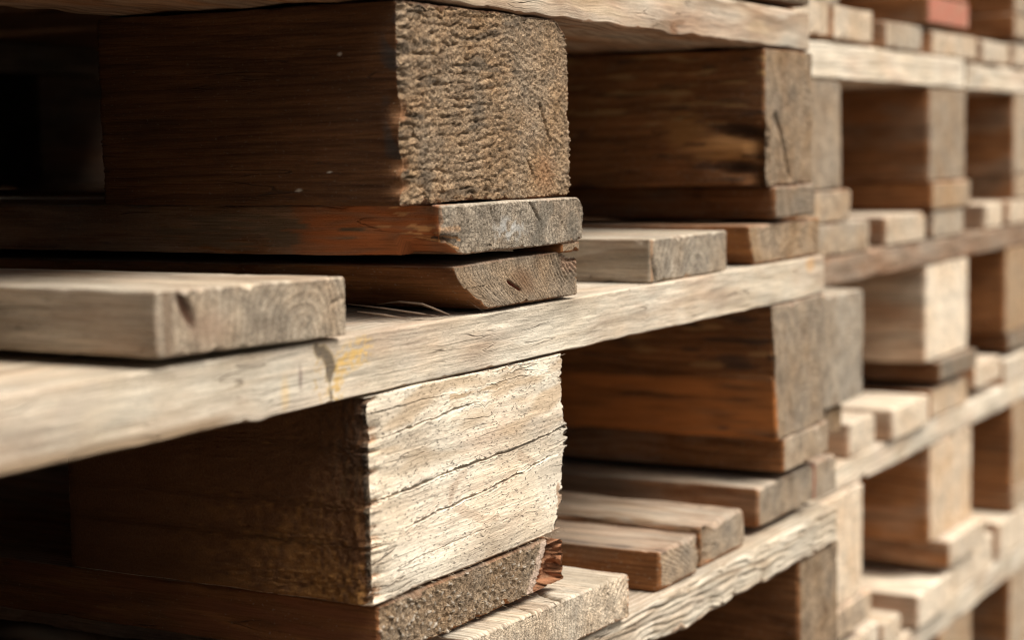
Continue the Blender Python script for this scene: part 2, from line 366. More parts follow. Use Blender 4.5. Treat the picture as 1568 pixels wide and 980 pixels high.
def f_bot1(X):
    # a long piece has split off the left front edge: scooped fresh orange wood behind a grey end
    left = sst(-X.u[:, 0], X.hx - 22, X.hx)
    sc = sst(X.D, -3.0, 6) * (1 - sst(X.D, 14, 62))
    lo = .45 + .55 * sst(-X.u[:, 2], -4, 9)
    X.p[:, 0] += left * sc * (9 + 2.5 * noise3(X.u * np.array([0, .07, .12]) + 3)) * lo
    low = sst(-X.u[:, 2], 0, 9.5) * sst(-X.u[:, 0], X.hx - 18, X.hx - 2) * (X.D < 20)
    X.p[:, 2] += low * 5.5; X.p[:, 1] += low * 5 * X.front
    side = X.u[:, 0] < -X.hx + 14
    paint(X, side * (X.D > -3) * (1 - sst(X.D, 52, 74)) * (.75 + .7 * noise3(X.u * np.array([0, .06, .5]) + 6)) * 1.1, (.46, .15, .05))
    paint(X, side * 1.25 * sst(noise3(X.u * np.array([0, .05, .35]) + 16), -.15, .3) * np.exp(-((X.D - 8 - .9 * (X.Z - 8)) / 16) ** 2), (.74, .38, .16))
    paint(X, side * .8 * sst(1 - ((X.D - 96 + 9 * noise3(X.u * np.array([0, .08, .2]) + 3)) / 46) ** 2 - ((X.Z - 12) / 9) ** 2, 0, .5) * sst(noise3(X.u * np.array([0, .05, .6]) + 5), -.5, .1), (.17, .12, .075))
    paint(X, (X.u[:, 0] < -X.hx + 2) * np.exp(-((X.D - 40) / 9) ** 2 - ((X.Z - 13) / 3.5) ** 2) * .9, (.13, .085, .05))
    paint(X, X.front * np.exp(-((X.S - 412) / 14) ** 2 - ((X.Z - 11) / 6) ** 2) * .9 * sst(fbm(X.u * np.array([.2, 0, .2]) + 2, 2), -.4, .4), (.52, .50, .46))
    paint(X, X.front * .5 * sst(noise3(X.u * np.array([.07, 0, .09]) + 15), 0, .4) * (X.S > 425), (.13, .115, .09))
    crack(X, [(430, 22), (438, 14), (441, 8)], .55, 2.5); crack(X, [(396, 22), (401, 15)], .5, 2); crack(X, [(455, 16), (463, 6)], .4, 1.5)
    X.p[:, 1] += X.front * .9 * sst(np.abs(((X.S + 3 * noise3(X.u * np.array([.08, 0, .08]))) / 2.6) % 1 - .5) * 2, .5, 1) * (X.S < 402)
piece('bottom_board', P1, (360, 477.5), (-4, 1192), (3.0, 22.6), 'y', HI, 2, R=(1.5, 6, 1.2, 7), r0=.9, wob=.8, fuzz=.5, fib=.15, fn=f_bot1,
      tone=.74, grey=.85, dirt=.35, pepper=.2, ringw=2.6, pith_y=-150, pith_z=-10, endtone=.9, rough=1.1)
def f_str1(X):
    lowf = X.u[:, 2] < 0
    X.p[:, 2] += np.where(lowf, 1.2 * noise3(np.stack([X.S * .05, X.D * .05, X.S * 0 + 3], 1)) - 1.5 * np.exp(-((X.S - 580) / 8) ** 2) * (X.D < 6), 0)
    paint(X, X.front * np.exp(-((X.S - 583) / 5) ** 2 - ((X.Z - 101) / 5) ** 2) * .8, (.24, .12, .06))
    paint(X, X.front * .35 * sst(noise3(X.u * np.array([.02, 0, .1]) + 4), .1, .5), (.62, .48, .30))
piece('stringer_board', P1, (-32, 768), (0, 143), (98.7, 120), 'x', 1.1, 3, R=(1.2, 1.2, 1.2, 1.2), r0=1.2, wob=.7, fib=.12, chip=.3, long_step=1.6, fn=f_str1,
      warp=([-32, 381, 461, 763], [3, 1.2, 0, -2.2]), tone=.95, grey=.72, dirt=.22, pepper=.12, ringw=6, pith_y=10, pith_z=-18, ringc=.75)
def f_blk1r(X):
    left = X.u[:, 0] < -X.hx + 1
    for y, zz, a, b, dp in ((15, 52, 16, 4, 9), (17, 32, 13, 4, 8)):
        g_ = np.exp(-((X.D - y) / a) ** 2 - ((X.Z - zz - .12 * (X.D - y)) / b) ** 2); X.p[:, 0] += g_ * dp * left
        paint(X, left * g_ * .8, (.05, .03, .02))
    paint(X, left * 1.2 * np.exp(-((X.D - 24) / 26) ** 2 - ((X.Z - 42) / 7) ** 2) * (.75 + .6 * noise3(X.u * np.array([0, .05, .3]))), (.52, .255, .09))
    paint(X, left * np.exp(-((X.D - 48) / 14) ** 2 - ((X.Z - 52) / 12) ** 2) * .8, (.40, .19, .06))
    paint(X, left * .8 * sst(fbm(X.u * np.array([0, .03, .3]) + 21, 2), .05, .6) * (X.Z > 55), (.40, .24, .10))
    paint(X, left * .6 * sst(fbm(X.u * np.array([0, .04, .25]) + 31, 2), .2, .6), (.05, .03, .02))
    crack(X, [(717, 60), (728, 46), (741, 24)], .9, 7, taper=False)
    X.p[:, 0] += 7 * left * sst(-X.D, -14, 0) * sst(60 - X.Z, 0, 22)
piece('block', P1, (702, 777), (1, 146), (20.8, 95.8), 'y', 1.4, 4, R=(2, 2, 2, 3), wob=1.2, fuzz=.5, fib=.2, fn=f_blk1r, tone=.72, grey=.35, dirt=.4, pith_y=30, pith_z=60, endtone=.95)
piece('bottom_board', P1, (714, 777), (0, 1196), (2.8, 20.5), 'y', 1.6, 5, R=(3, 2, 2, 2), wob=.8, fuzz=.4, tone=.62, grey=.5, dirt=.5, endtone=.95)
plain('block', P1, (-30, 66), (1, 146), (22, 98)); plain('bottom_board', P1, (-32, 68), (-2, 1196), (2.5, 21.8))
for a, b in ((-32, 110), (152, 252), (300, 445), (520, 612), (660, 766)):
    plain('deck_board', P1, (a, b), (rnd.uniform(-3, 4), 1197), (121, 142), step=4)
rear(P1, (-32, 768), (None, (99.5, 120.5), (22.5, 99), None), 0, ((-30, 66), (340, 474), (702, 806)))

# ------------------------------------------------------------------ near stack: pallet with the long pale stringer and the cracked white block
P2 = pallet('weathered pallet with long pale stringer board over cracked white front block, in focus', (-5, 793), 0, 1, G1)
def f_deck2(X):
    X.p[:, 2] += np.interp(X.S, [197, 297], [1.5, -1])
    g_ = np.exp(-(((X.S - 211) + (X.Z + 6) * .55) / 2.6) ** 2 - ((X.Z + 5) / 5.5) ** 2)
    paint(X, X.front * 2.2 * g_, (.09, .045, .025)); X.p[:, 1] += X.front * g_ * 2.5
    paint(X, X.front * np.exp(-((X.S - 201) / 3.0) ** 2) * .75, (.20, .13, .08))
    paint(X, X.front * .5 * np.exp(-((X.S - 222) / 14) ** 2 - ((X.Z + 12) / 9) ** 2), (.42, .28, .19))
    crack(X, [(289, -8), (297, -6)], .5, 2)
piece('deck_board', P2, (197, 297), (-3, 1195), (-19.6, 1.0), 'y', .9, 11, R=(1.5, 1.2, 1.2, 1.0), r0=.8, wob=.5, fuzz=.22, fib=.15, fn=f_deck2,
      tone=.92, grey=.9, dirt=.28, shelter=.2, pepper=.12, ringw=3.6, pith_y=25, pith_z=-8, endtone=.92)
def f_deckc(X):
    # waney left edge: the board is narrower below
    t = (X.u[:, 2] + X.hz) / (2 * X.hz); cut = 25 * (1 - t) ** 1.6 * np.clip((X.hx - X.u[:, 0]) / (2 * X.hx), 0, 1)
    X.p[:, 0] += cut
    X.p[:, 2] -= 1.0 * sst(-X.u[:, 0], 0, X.hx) * (X.u[:, 2] > 0)
    # stepped growth rings stand open at the right corner
    r_ = np.hypot(X.S - 486, X.Z - 10); st = np.abs((r_ / 2.5) % 1 - .5) * 2
    m_ = sst(X.S, 440, 462) * sst(X.Z, -19, -8)
    X.p[:, 1] += X.front * m_ * 1.8 * sst(st, .55, 1)
    chp = sst(X.S, 458, 472) * sst(X.Z, -6, -1); X.p[:, 2] -= chp * 3.2 * (X.u[:, 2] > 0); X.p[:, 1] += chp * 2 * X.front
    crack(X, [(464, -2), (463, -9), (466, -14)], .5, 3); crack(X, [(470, -3), (470, -12)], .5, 2.5)
    g_ = np.exp(-(polyd(X.S, X.Z, [(411, -10.5), (417, -14.5)])[0] / .9) ** 2)
    X.p[:, 1] += X.front * 2.5 * g_; paint(X, X.front * 1.5 * g_, (.22, .035, .02))
    paint(X, X.front * .8 * np.exp(-((X.S - 424) / 11) ** 2 - ((X.Z + 11) / 7) ** 2), (.19, .105, .055))
    paint(X, X.front * .6 * sst(X.S, 455, 468) * sst(X.Z, -14, -6), (.40, .235, .15))
DECK_C = piece('deck_board', P2, (373, 476.5), (-1, 1198), (-20.2, -.6), 'y', .65, 12, R=(1.2, 1.0, 2.5, 2.0), r0=.9, wob=.6, fuzz=.28, fib=.2, chip=.5, fn=f_deckc,
      tone=.68, grey=.5, dirt=.32, pepper=.15, ringw=2.5, pith_y=61, pith_z=19, endtone=1.0)
def f_deck4(X):
    crack(X, [(566, -22), (563, -14), (561, -8)], 1.2, 5)
    paint(X, X.front * .7 * np.exp(-((X.S - 561) / 2) ** 2), (.40, .22, .11))
piece('deck_board', P2, (560, 653), (3, 1199), (-21.4, -.4), 'y', 1.1, 13, R=(.8, 1, 1.2, 1), r0=.9, wob=.5, fuzz=.2, fib=.15, fn=f_deck4,
      tone=.80, grey=.92, dirt=.25, shelter=.3, pepper=.12, ringw=4.2, pith_y=8, pith_z=-14, endtone=.92)
def f_deck5(X):
    t = (X.u[:, 2] + X.hz) / (2 * X.hz); X.p[:, 0] += 9 * (1 - t) ** 1.4 * np.clip((X.hx - X.u[:, 0]) / (2 * X.hx), 0, 1)
piece('deck_board', P2, (683, 793), (3, 1199), (-21.2, .3), 'y', 1.3, 14, R=(2, 1.5, 1.5, 1.5), wob=.8, fuzz=.5, fn=f_deck5, tone=.88, grey=.3, dirt=.3, ringw=5, endtone=.95)
CHIP = piece('splinter', DECK_C, (459, 475.5), (-3, 22), (-1.2, 3.2), 'y', .8, 41, R=(1.5, .6, 1.2, 1.0), r0=1.0, wob=.6, fuzz=.3, tone=.9, grey=.5, dirt=.2)
plain('deck_board', P2, (-5, 112), (-2, 1198), (-21, 0))
def f_str2(X):
    bot = X.u[:, 2] < 0
    X.p[:, 2] += np.where(bot, .45 * noise3(np.stack([X.S * .05, X.D * .03, X.S * 0 + 7.7], 1)) - .8 * np.exp(-((X.S - 250) / 5) ** 2) * (X.D < 8), 0)
    F = X.front
    # black knot with amber resin round it, smaller resin runs to its left
    nk = noise3(np.stack([X.S * .25, X.Z * .25, X.S * 0 + 2], 1)); dk, _ = polyd(X.S, X.Z, [(283, -22.5), (288, -26), (291, -31), (290, -36), (291, -44)])
    da, _ = polyd(X.S, X.Z, [(293, -41), (294, -33), (300, -30), (312, -27)])
    na = fbm(np.stack([X.S * .3, X.Z * .45, X.S * 0 + 5], 1), 2, .7)
    paint(X, F * 1.1 * np.exp(-(da / 5.5) ** 2) * sst(na, -.6, .3), (.58, .38, .14))
    paint(X, F * .6 * np.exp(-(((X.S - 283) / 3) ** 2)) * sst(na, -.1, .5), (.50, .33, .14))
    wk = 3.4 * np.exp(-((X.Z + 29) / 6.5) ** 2) + 1.0 + 1.6 * nk
    paint2(X, F * .9 * sst(wk - dk, -.6, 1.6), (.065, .052, .043))
    paint(X, F * np.exp(-(((X.S - 264) / 3.0) ** 2) - ((X.Z + 38) / 8) ** 2) * .6, (.60, .42, .20))
    paint(X, F * np.exp(-(((X.S - 273) / 1.2) ** 2) - ((X.Z + 33) / 5) ** 2) * .9, (.24, .18, .15))
    paint(X, F * .55 * sst(noise3(np.stack([X.S * .05, X.Z * .05, X.S * 0 + 9], 1)), .15, .5) * (X.S < 300), (.50, .42, .33))
    paint(X, F * .9 * sst(-X.Z, 38, 43) * sst(-X.S, -246, -225), (.25, .17, .10))
    paint(X, F * np.exp(-((X.S - 770) / 8) ** 2 - ((X.Z + 25) / 5) ** 2) * .8, (.55, .33, .15))
    for a in ([(330, -29), (352, -28), (380, -30)], [(355, -34), (382, -33), (420, -35)], [(400, -27), (440, -27.5)], [(300, -36), (325, -37), (350, -41)], [(440, -32), (500, -33)], [(520, -29), (600, -31)], [(470, -38), (540, -37)]):
        crack(X, a, .4, .35, jit=1.5)
piece('stringer_board', P2, (-5, 793), (0, 145), (-44, -21.8), 'x', .75, 15, R=(1.2, 1.2, 1.2, 1.2), r0=.7, wob=.55, fib=.16, chip=.3, long_step=.9, grow=1.08, fn=f_str2,
      tone=.98, grey=.92, dirt=.12, pepper=.2, ringw=5, pith_y=12, pith_z=-30, ringc=.3)
def f_block2(X):
    F = X.front; q = X.u
    # torn fibres at both front corners: steps along the grain
    zz = X.Z; lay = noise3(np.stack([zz * .33, zz * 0 + 1.5, q[:, 1] * .05], 1)) + .6 * noise3(np.stack([zz * .9, zz * 0 + 8.5, q[:, 1] * .1], 1))
    L = X.u[:, 0] < -X.hx + 1e-3; Rr = X.u[:, 0] > X.hx - 1e-3
    nearf = 1 - sst(X.D, .5, 6)
    dl = nearf * np.clip(1.4 + 2.6 * lay, 0, 5); X.p[:, 0] += L * dl
    X.p[:, 0] += (~L) * (X.D < 1) * sst(-q[:, 0], X.hx - 9, X.hx) * np.clip(1.8 + 3.6 * lay, 0, 7) * .85
    X.p[:, 1] += F * sst(-q[:, 0], X.hx - 12, X.hx) * np.clip(1.2 + 2.4 * lay, 0, 5)
    lr = noise3(np.stack([zz * .42, zz * 0 + 3.5, q[:, 1] * .04], 1)) + .7 * noise3(np.stack([zz * 1.1, zz * 0 + 5.5, q[:, 1] * .1], 1))
    band = np.exp(-((zz + 85) / 9) ** 2)
    dr = np.clip(1.0 + 2.2 * lr, 0, 5) - 5.0 * band * (lr > -.1)
    X.p[:, 0] -= (sst(q[:, 0], X.hx - 8, X.hx)) * dr * (1 - sst(X.D, 20, 60)) * (Rr | F)
    X.p[:, 0] -= sst(q[:, 0], X.hx - 14, X.hx) * 10 * sst(-zz, 109, 120) * (Rr | F) * .6
    # long drying cracks that climb slightly to the right
    X.p[:, 1] += F * .5 * sst(X.Z, -60, -57) * sst(-X.S, -400, -330)
    X.p[:, 1] += F * .16 * fbm(q * np.array([.3, 0, 1.1]) + 5, 2, .8)
    # brown patches where the grey skin has come away
    nn = noise3(np.stack([X.S * .12, X.Z * .2, X.S * 0 + 6], 1)) * 2.5
    for pts, w_, a_ in (([(380, -83), (371, -88), (369, -93)], 2.6, .42), ([(372, -95), (384, -101), (396, -106), (404, -107.5)], 3.0, .42), ([(425, -84), (434, -89), (437, -93)], 3.2, .4), ([(460, -104), (463, -112)], 3.0, .9)):
        dd, _ = polyd(X.S, X.Z, pts); paint(X, F * a_ * sst(w_ + nn * .6 - dd, 0, 1.2), (.36, .235, .15))
    paint(X, F * .8 * sst(noise3(np.stack([X.S * .03, X.Z * .14, X.S * 0 + 16], 1)), -.2, .4) * sst(X.Z, -84, -66), (.46, .34, .22))
    paint(X, F * .6 * sst(noise3(np.stack([X.S * .03, X.Z * .2, X.S * 0 + 26], 1)), .1, .45) * (X.S > 370) * sst(X.Z, -72, -52), (.40, .25, .12))
    paint(X, (sst(-q[:, 0], X.hx - 10, X.hx - 2) * F + L * (X.D < 8)) * sst(lay, .0, .5) * .8, (.52, .30, .17))
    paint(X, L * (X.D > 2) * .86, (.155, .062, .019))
    X.p[:, 0] += L * (X.D > 1) * .45 * fbm(np.stack([X.D * .7, X.Z * .5, X.S * 0 + 31], 1), 2, .8)
    X.p[:, 0] += L * .15 * np.sin((X.D + .004 * (X.Z + 60) ** 2) * 1.15) * (.5 + noise3(np.stack([X.D * .05, X.Z * .05, X.S * 0], 1)))
    nv = fbm(np.stack([X.D * .5, X.Z * .16, X.S * 0 + 2], 1), 3, .8); nb = noise3(np.stack([X.D * .03, X.Z * .035, X.S * 0 + 12], 1))
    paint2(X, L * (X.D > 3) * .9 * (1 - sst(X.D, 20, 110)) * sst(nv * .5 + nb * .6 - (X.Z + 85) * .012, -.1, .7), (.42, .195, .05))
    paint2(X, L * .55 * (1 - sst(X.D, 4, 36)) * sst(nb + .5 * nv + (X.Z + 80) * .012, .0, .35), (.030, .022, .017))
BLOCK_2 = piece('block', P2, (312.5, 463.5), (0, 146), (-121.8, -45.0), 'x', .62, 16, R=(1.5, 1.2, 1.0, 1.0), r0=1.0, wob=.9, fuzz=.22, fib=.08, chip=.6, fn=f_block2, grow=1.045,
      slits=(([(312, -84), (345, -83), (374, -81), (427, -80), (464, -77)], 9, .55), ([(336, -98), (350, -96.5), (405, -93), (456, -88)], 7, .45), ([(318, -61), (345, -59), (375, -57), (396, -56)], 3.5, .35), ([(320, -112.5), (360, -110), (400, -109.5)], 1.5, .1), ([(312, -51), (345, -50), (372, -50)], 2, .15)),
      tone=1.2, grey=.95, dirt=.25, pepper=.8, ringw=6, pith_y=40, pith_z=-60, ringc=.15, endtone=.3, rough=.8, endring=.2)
def f_bot2(X):
    F = X.front; cut = 448 - 13 * (-(X.Z + 124)) / 20.0            # slanted break near the right end
    k = sst(X.S - cut, 0, 2.0)
    X.p[:, 1] += F * k * (8 + 5 * noise3(X.u * np.array([.12, 0, .35]) + 4)); X.p[:, 0] -= sst(X.u[:, 0], X.hx - 6, X.hx) * (X.D < 20) * (1 + 3 * noise3(np.stack([X.Z * .35, X.D * .1, X.D * 0], 1)))
    X.p[:, 2] -= k * (X.u[:, 2] > 0) * 3.0 * (X.D < 14)
    strip = sst(X.S - cut, -5.5, -4.5) * (1 - k)
    paint(X, F * strip * 1.3, (.62, .46, .35)); X.p[:, 1] -= F * strip * .8
    paint(X, (X.D < 16) * k * 1.1 * (X.S > cut) * (.8 + .5 * noise3(X.u * np.array([.1, .1, .6]))), (.42, .19, .095))
    nn = fbm(X.u * np.array([.35, 0, .5]) + 9, 2, .8)
    X.p[:, 1] -= F * (1 - k) * (1 - strip) * 1.5 * np.maximum(0, nn)
    paint(X, F * (1 - strip) * (1 - k) * 1.0 * sst(nn, .42, .75), (.62, .53, .42))
    paint(X, (X.u[:, 0] < -X.hx + 1) * .9 * sst(noise3(X.u * np.array([0, .03, .2]) + 5), -.2, .3), (.20, .075, .03))
BOTTOM_2 = piece('bottom_board', P2, (318, 465), (1, 1197), (-144.6, -123.4), 'y', .7, 17, R=(1.2, 2, 1.2, 1.5), r0=1.0, wob=.7, fuzz=.7, fib=.2, fn=f_bot2,
      tone=.72, grey=.35, dirt=.3, pepper=.2, ringw=2.4, pith_y=110, pith_z=10, endtone=1.05, rough=1.5)
def f_blk2r(X):
    left = X.u[:, 0] < -X.hx + 1
    paint(X, left * sst(-X.Z, 84, 90) * 1.1 * np.clip(.70 + .9 * fbm(X.u * np.array([0, .022, .16]), 3), .1, 1), (.48, .17, .045))
    paint(X, left * .8 * sst(fbm(X.u * np.array([0, .03, .25]) + 13, 2), .0, .5) * (X.Z > -82), (.07, .04, .025))
    paint(X, left * .8 * sst(noise3(X.u * np.array([0, .03, .14]) + 23), .15, .45) * (X.Z > -82), (.36, .19, .075))
    paint(X, left * np.exp(-((X.D - 26) / 12) ** 2 - ((X.Z + 76) / 4) ** 2) * .8, (.06, .04, .03))
    paint(X, left * np.exp(-((X.D - 32) / 16) ** 2 - ((X.Z + 118) / 4) ** 2) * .8, (.09, .06, .05))
    X.p[:, 0] += left * 1.6 * sst(X.Z, -86, -84)
    X.p[:, 0] += 9 * np.clip(-(X.Z + 50) / 70, 0, 1) * np.clip((X.hx - X.u[:, 0]) / (2 * X.hx), 0, 1)
piece('block', P2, (708, 794.5), (0, 146), (-120.8, -44.6), 'y', 1.3, 18, R=(1.5, 2, 1.5, 2), wob=.9, fuzz=.3, fib=.2, fn=f_blk2r, tone=.78, grey=.55, dirt=.42, pith_y=20, pith_z=-70, endtone=.92)
piece('bottom_board', P2, (727, 800), (0, 1196), (-140.6, -121.4), 'y', 1.4, 19, R=(1.2, 2, 1.5, 1.5), wob=.7, fuzz=.2, fib=.15, tone=.85, grey=.7, dirt=.3, endtone=1.05, warp=([727, 800], [0, 1]))
plain('block', P2, (-5, 88), (1, 146), (-121, -45)); plain('bottom_board', P2, (-5, 90), (0, 1196), (-143.5, -122))
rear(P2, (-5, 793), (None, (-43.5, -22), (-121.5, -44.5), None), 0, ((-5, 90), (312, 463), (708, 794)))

# ------------------------------------------------------------------ near stack: pallet with the split deck board
P3 = pallet('weathered pallet with split deck board and rough ridged stringer, under the cracked white block', (-5, 812), 0, -145, G1)
def f_deck3c(X):
    r_ = np.hypot((X.S - 525) * .9, X.Z + 175); st = np.abs((r_ / 3.2) % 1 - .5) * 2
    X.p[:, 1] += X.front * sst(X.S, 455, 480) * 1.5 * sst(st, .4, 1)
    top = X.u[:, 2] > X.hz - 1e-3
    crack(X, [(445, -8), (452, 6), (470, 30), (500, 80)], 1.0, 4, 'top', jit=3)
    crack(X, [(420, -8), (432, 20), (440, 70)], .8, 2.5, 'top', jit=3)
    X.p[:, 2] += np.interp(X.S, [366, 511], [3, -1.5])
piece('deck_board', P3, (366, 511.5), (-8, 1190), (-170, -149.5), 'y', .75, 21, R=(1.2, 1.5, 1.2, 2.5), r0=1.3, wob=.7, fuzz=.45, fib=.3, fn=f_deck3c,
      tone=1.0, grey=.95, dirt=.15, pepper=.25, ringw=3.2, pith_y=86, pith_z=-16, endtone=1.3, rough=1.3)
def f_d4a(X):
    X.p[:, 0] -= sst(X.u[:, 0], X.hx - 8, X.hx) * (2.5 * noise3(np.stack([X.D * .03, X.Z * .1, X.D * 0], 1)) + 3 * sst(-X.Z, 152, 170) * .5)
    X.p[:, 0] -= sst(X.u[:, 0], X.hx - 9, X.hx) * 5 * (1 - sst(X.D, 5, 110))
    crack(X, [(575, 70), (585, 95)], 2.2, 3, 'top')
    paint(X, (X.u[:, 2] > X.hz - 1) * np.exp(-((X.S - 566) / 4) ** 2) * .7 * sst(noise3(X.u * np.array([0, .05, 0]) + 3), -.3, .2), (.09, .07, .06))
piece('deck_board', P3, (561, 613.5), (0, 1196), (-172, -152.2), 'y', 1.0, 22, R=(1, 2, 1.2, 8), r0=2.2, wob=.6, fuzz=.3, fib=.25, fn=f_d4a, tone=.85, grey=.5, dirt=.35, ringw=2.6, pith_y=-35, pith_z=-45, endring=.75, endtone=1.15)
def f_d4b(X):
    paint(X, .85 * sst(-X.u[:, 0], X.hx - 14, X.hx - 2) * (X.D < 70) * sst(noise3(X.u * np.array([.1, .06, .2]) + 3), -.3, .3), (.20, .12, .065))
    paint(X, (X.u[:, 2] > X.hz - 1) * .6 * sst(noise3(X.u * np.array([.08, .02, 0]) + 13), .05, .4), (.22, .145, .085))
    X.p[:, 2] -= np.exp(-((X.S - 634) / 7) ** 2) * 4.5 * (X.u[:, 2] > 0) * (1 - sst(X.D, 20, 60)) * (.6 + .4 * noise3(X.u * np.array([0, .06, 0])))
    X.p[:, 0] += sst(-X.u[:, 0], X.hx - 8, X.hx) * (1.0 + 2.0 * noise3(np.stack([X.D * .03, X.Z * .2, X.D * 0 + 2], 1)))
    X.p[:, 1] += X.front * sst(-X.u[:, 0], X.hx - 16, X.hx) * 5
piece('deck_board', P3, (618.5, 677.5), (3, 1199), (-172.6, -151), 'y', 1.0, 22, R=(2, 4, 6, 8), r0=3.0, wob=.8, fuzz=.4, fib=.3, fn=f_d4b, tone=.88, grey=.6, dirt=.3, ringw=2.6, pith_y=-90, pith_z=-45, endtone=.95)
piece('deck_board', P3, (701, 789), (5, 1199), (-167.4, -145.4), 'y', 1.3, 24, R=(1.5, 2, 1.5, 3), r0=1.4, wob=.8, fuzz=.35, fib=.2, tone=.80, grey=.75, dirt=.35, ringw=3, pith_y=0, pith_z=0, endtone=.88)
def f_d6(X):
    paint(X, (X.u[:, 0] < -X.hx + 1) * .9, (.36, .16, .10))
piece('deck_board', P3, (795, 834), (7, 1199), (-169, -146.5), 'y', 1.5, 25, R=(2, 2, 2, 4), r0=1.5, wob=.7, fuzz=.3, fn=f_d6, tone=.85, grey=.7, dirt=.3, endtone=.92)
plain('deck_board', P3, (-5, 110), (-2, 1198), (-170, -149)); plain('deck_board', P3, (190, 290), (1, 1198), (-170, -149))
def f_str3(X):
    F = X.front; q = X.u
    ln_ = (q[:, 2] + q[:, 0] * .05 + 3 * noise3(np.stack([q[:, 0] * .03, q[:, 2] * .1, q[:, 0] * 0], 1))) / 4.0
    X.p[:, 1] += F * 2.2 * sst(np.abs((ln_ % 1) - .5) * 2, .35, .95) * (.5 + .8 * noise3(np.stack([q[:, 0] * .07, q[:, 2] * .2, q[:, 0] * 0 + 4], 1)))
    X.p[:, 2] += (q[:, 2] < 0) * 2.0 * noise3(np.stack([q[:, 0] * .05, q[:, 1] * .05, q[:, 0] * 0 + 14], 1))
piece('stringer_board', P3, (-5, 804), (-4, 141), (-194, -172.8), 'x', .9, 26, R=(1.5, 1.5, 1.5, 1.5), r0=2.2, wob=.9, fib=.4, long_step=1.2, grow=1.1, fn=f_str3,
      tone=.95, grey=.95, dirt=.22, pepper=.2, ringw=4, pith_y=40, pith_z=-20, ringc=.6, rough=1.4)
piece('block', P3, (748, 814), (-1, 146), (-272, -195), 'y', 1.5, 27, R=(2, 2, 4, 2), wob=1.5, fuzz=.6, fib=.3, tone=.72, grey=.35, dirt=.55, endtone=.95)
plain('block', P3, (330, 470), (1, 146), (-272, -195)); plain('block', P3, (-5, 90), (1, 146), (-272, -195))
for a, b in ((-5, 92), (330, 472), (735, 812)): plain('bottom_board', P3, (a, b), (0, 1196), (-293, -273))
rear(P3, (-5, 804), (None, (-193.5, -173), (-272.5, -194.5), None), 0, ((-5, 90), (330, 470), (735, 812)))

# pallets of the near stack above and below the picture's edges: unseen, the upper added to keep light out of the gaps, the lower to carry
P0 = pallet('unseen light-blocking pallet added to the near stack, resting on the pallet with the rough brown block', (-20, 775), 0, 287, G1)
P4 = pallet('lowest pallet of the near stack, on the ground under the split deck board pallet', (-5, 800), 0, -293, G1)
for P, zt, bh in ((P0, 287, 78), (P4, -294, 104)):
    for a, b in ((-15, 125), (160, 260), (320, 465), (520, 620), (655, 795)): plain('deck_board', P, (a, b), (0, 1196), (zt - 21, zt), step=10)
    for y in (0, 527, 1055):
        plain('stringer_board', P, (-15, 795), (y, y + 143), (zt - 43, zt - 21.5), 'x', step=10)
        for a, b in ((-15, 85), (320, 465), (695, 795)): plain('block', P, (a, b), (y + 1, y + 142), (zt - 43.5 - bh, zt - 43.5), 'x', step=10)
    for a, b in ((-15, 85), (320, 465), (695, 795)): plain('bottom_board', P, (a, b), (0, 1196), (zt - 44 - bh - 21.5, zt - 44 - bh), step=10)

# unseen stacks added beyond the left picture edge and behind, blocking light from the gaps
def simple(label, s0, d0, zt, group, bh=78):
    P = pallet(label, (s0, s0 + 800), d0, zt, group)
    for a, b in ((0, 145), (186, 286), (327, 472), (514, 614), (655, 800)): plain('deck_board', P, (s0 + a, s0 + b), (d0, d0 + 1196), (zt - 21, zt), step=14)
    for y in (0, 527, 1053):
        plain('stringer_board', P, (s0, s0 + 800), (d0 + y, d0 + y + 143), (zt - 43, zt - 21.5), 'x', step=14)
        for a, b in ((0, 100), (327, 472), (700, 800)): plain('block', P, (s0 + a, s0 + b), (d0 + y + 1, d0 + y + 142), (zt - 43.5 - bh, zt - 43.5), 'x', step=14)
    for a, b in ((0, 100), (327, 472), (700, 800)): plain('bottom_board', P, (s0 + a, s0 + b), (d0, d0 + 1196), (zt - 44 - bh - 21.5, zt - 44 - bh), step=14)
TIER = ('topmost', 'sixth', 'fifth', 'fourth', 'third', 'second', 'lowest')
for tier, (zt, bh) in zip(TIER, ((575, 78), (431, 78), (287, 78), (143, 78), (-1, 78), (-145, 78), (-289, 111))):
    simple(tier + ' pallet from the ground in the unseen stack added just left of the near stack', -905, -150, zt, 'pallets of the unseen light-blocking stack beyond the left picture edge', bh)
    if zt < 500: simple(tier + ' pallet from the ground in the unseen rear row added behind the near stack', -20, 1215, zt, 'pallets of the unseen light-blocking rear row behind the near stack', bh)

simple('unseen top pallet added to the near stack, two above the pallet with the rough brown block', -25, 2, 432, G1)  # unseen, added so light does not leak in from above

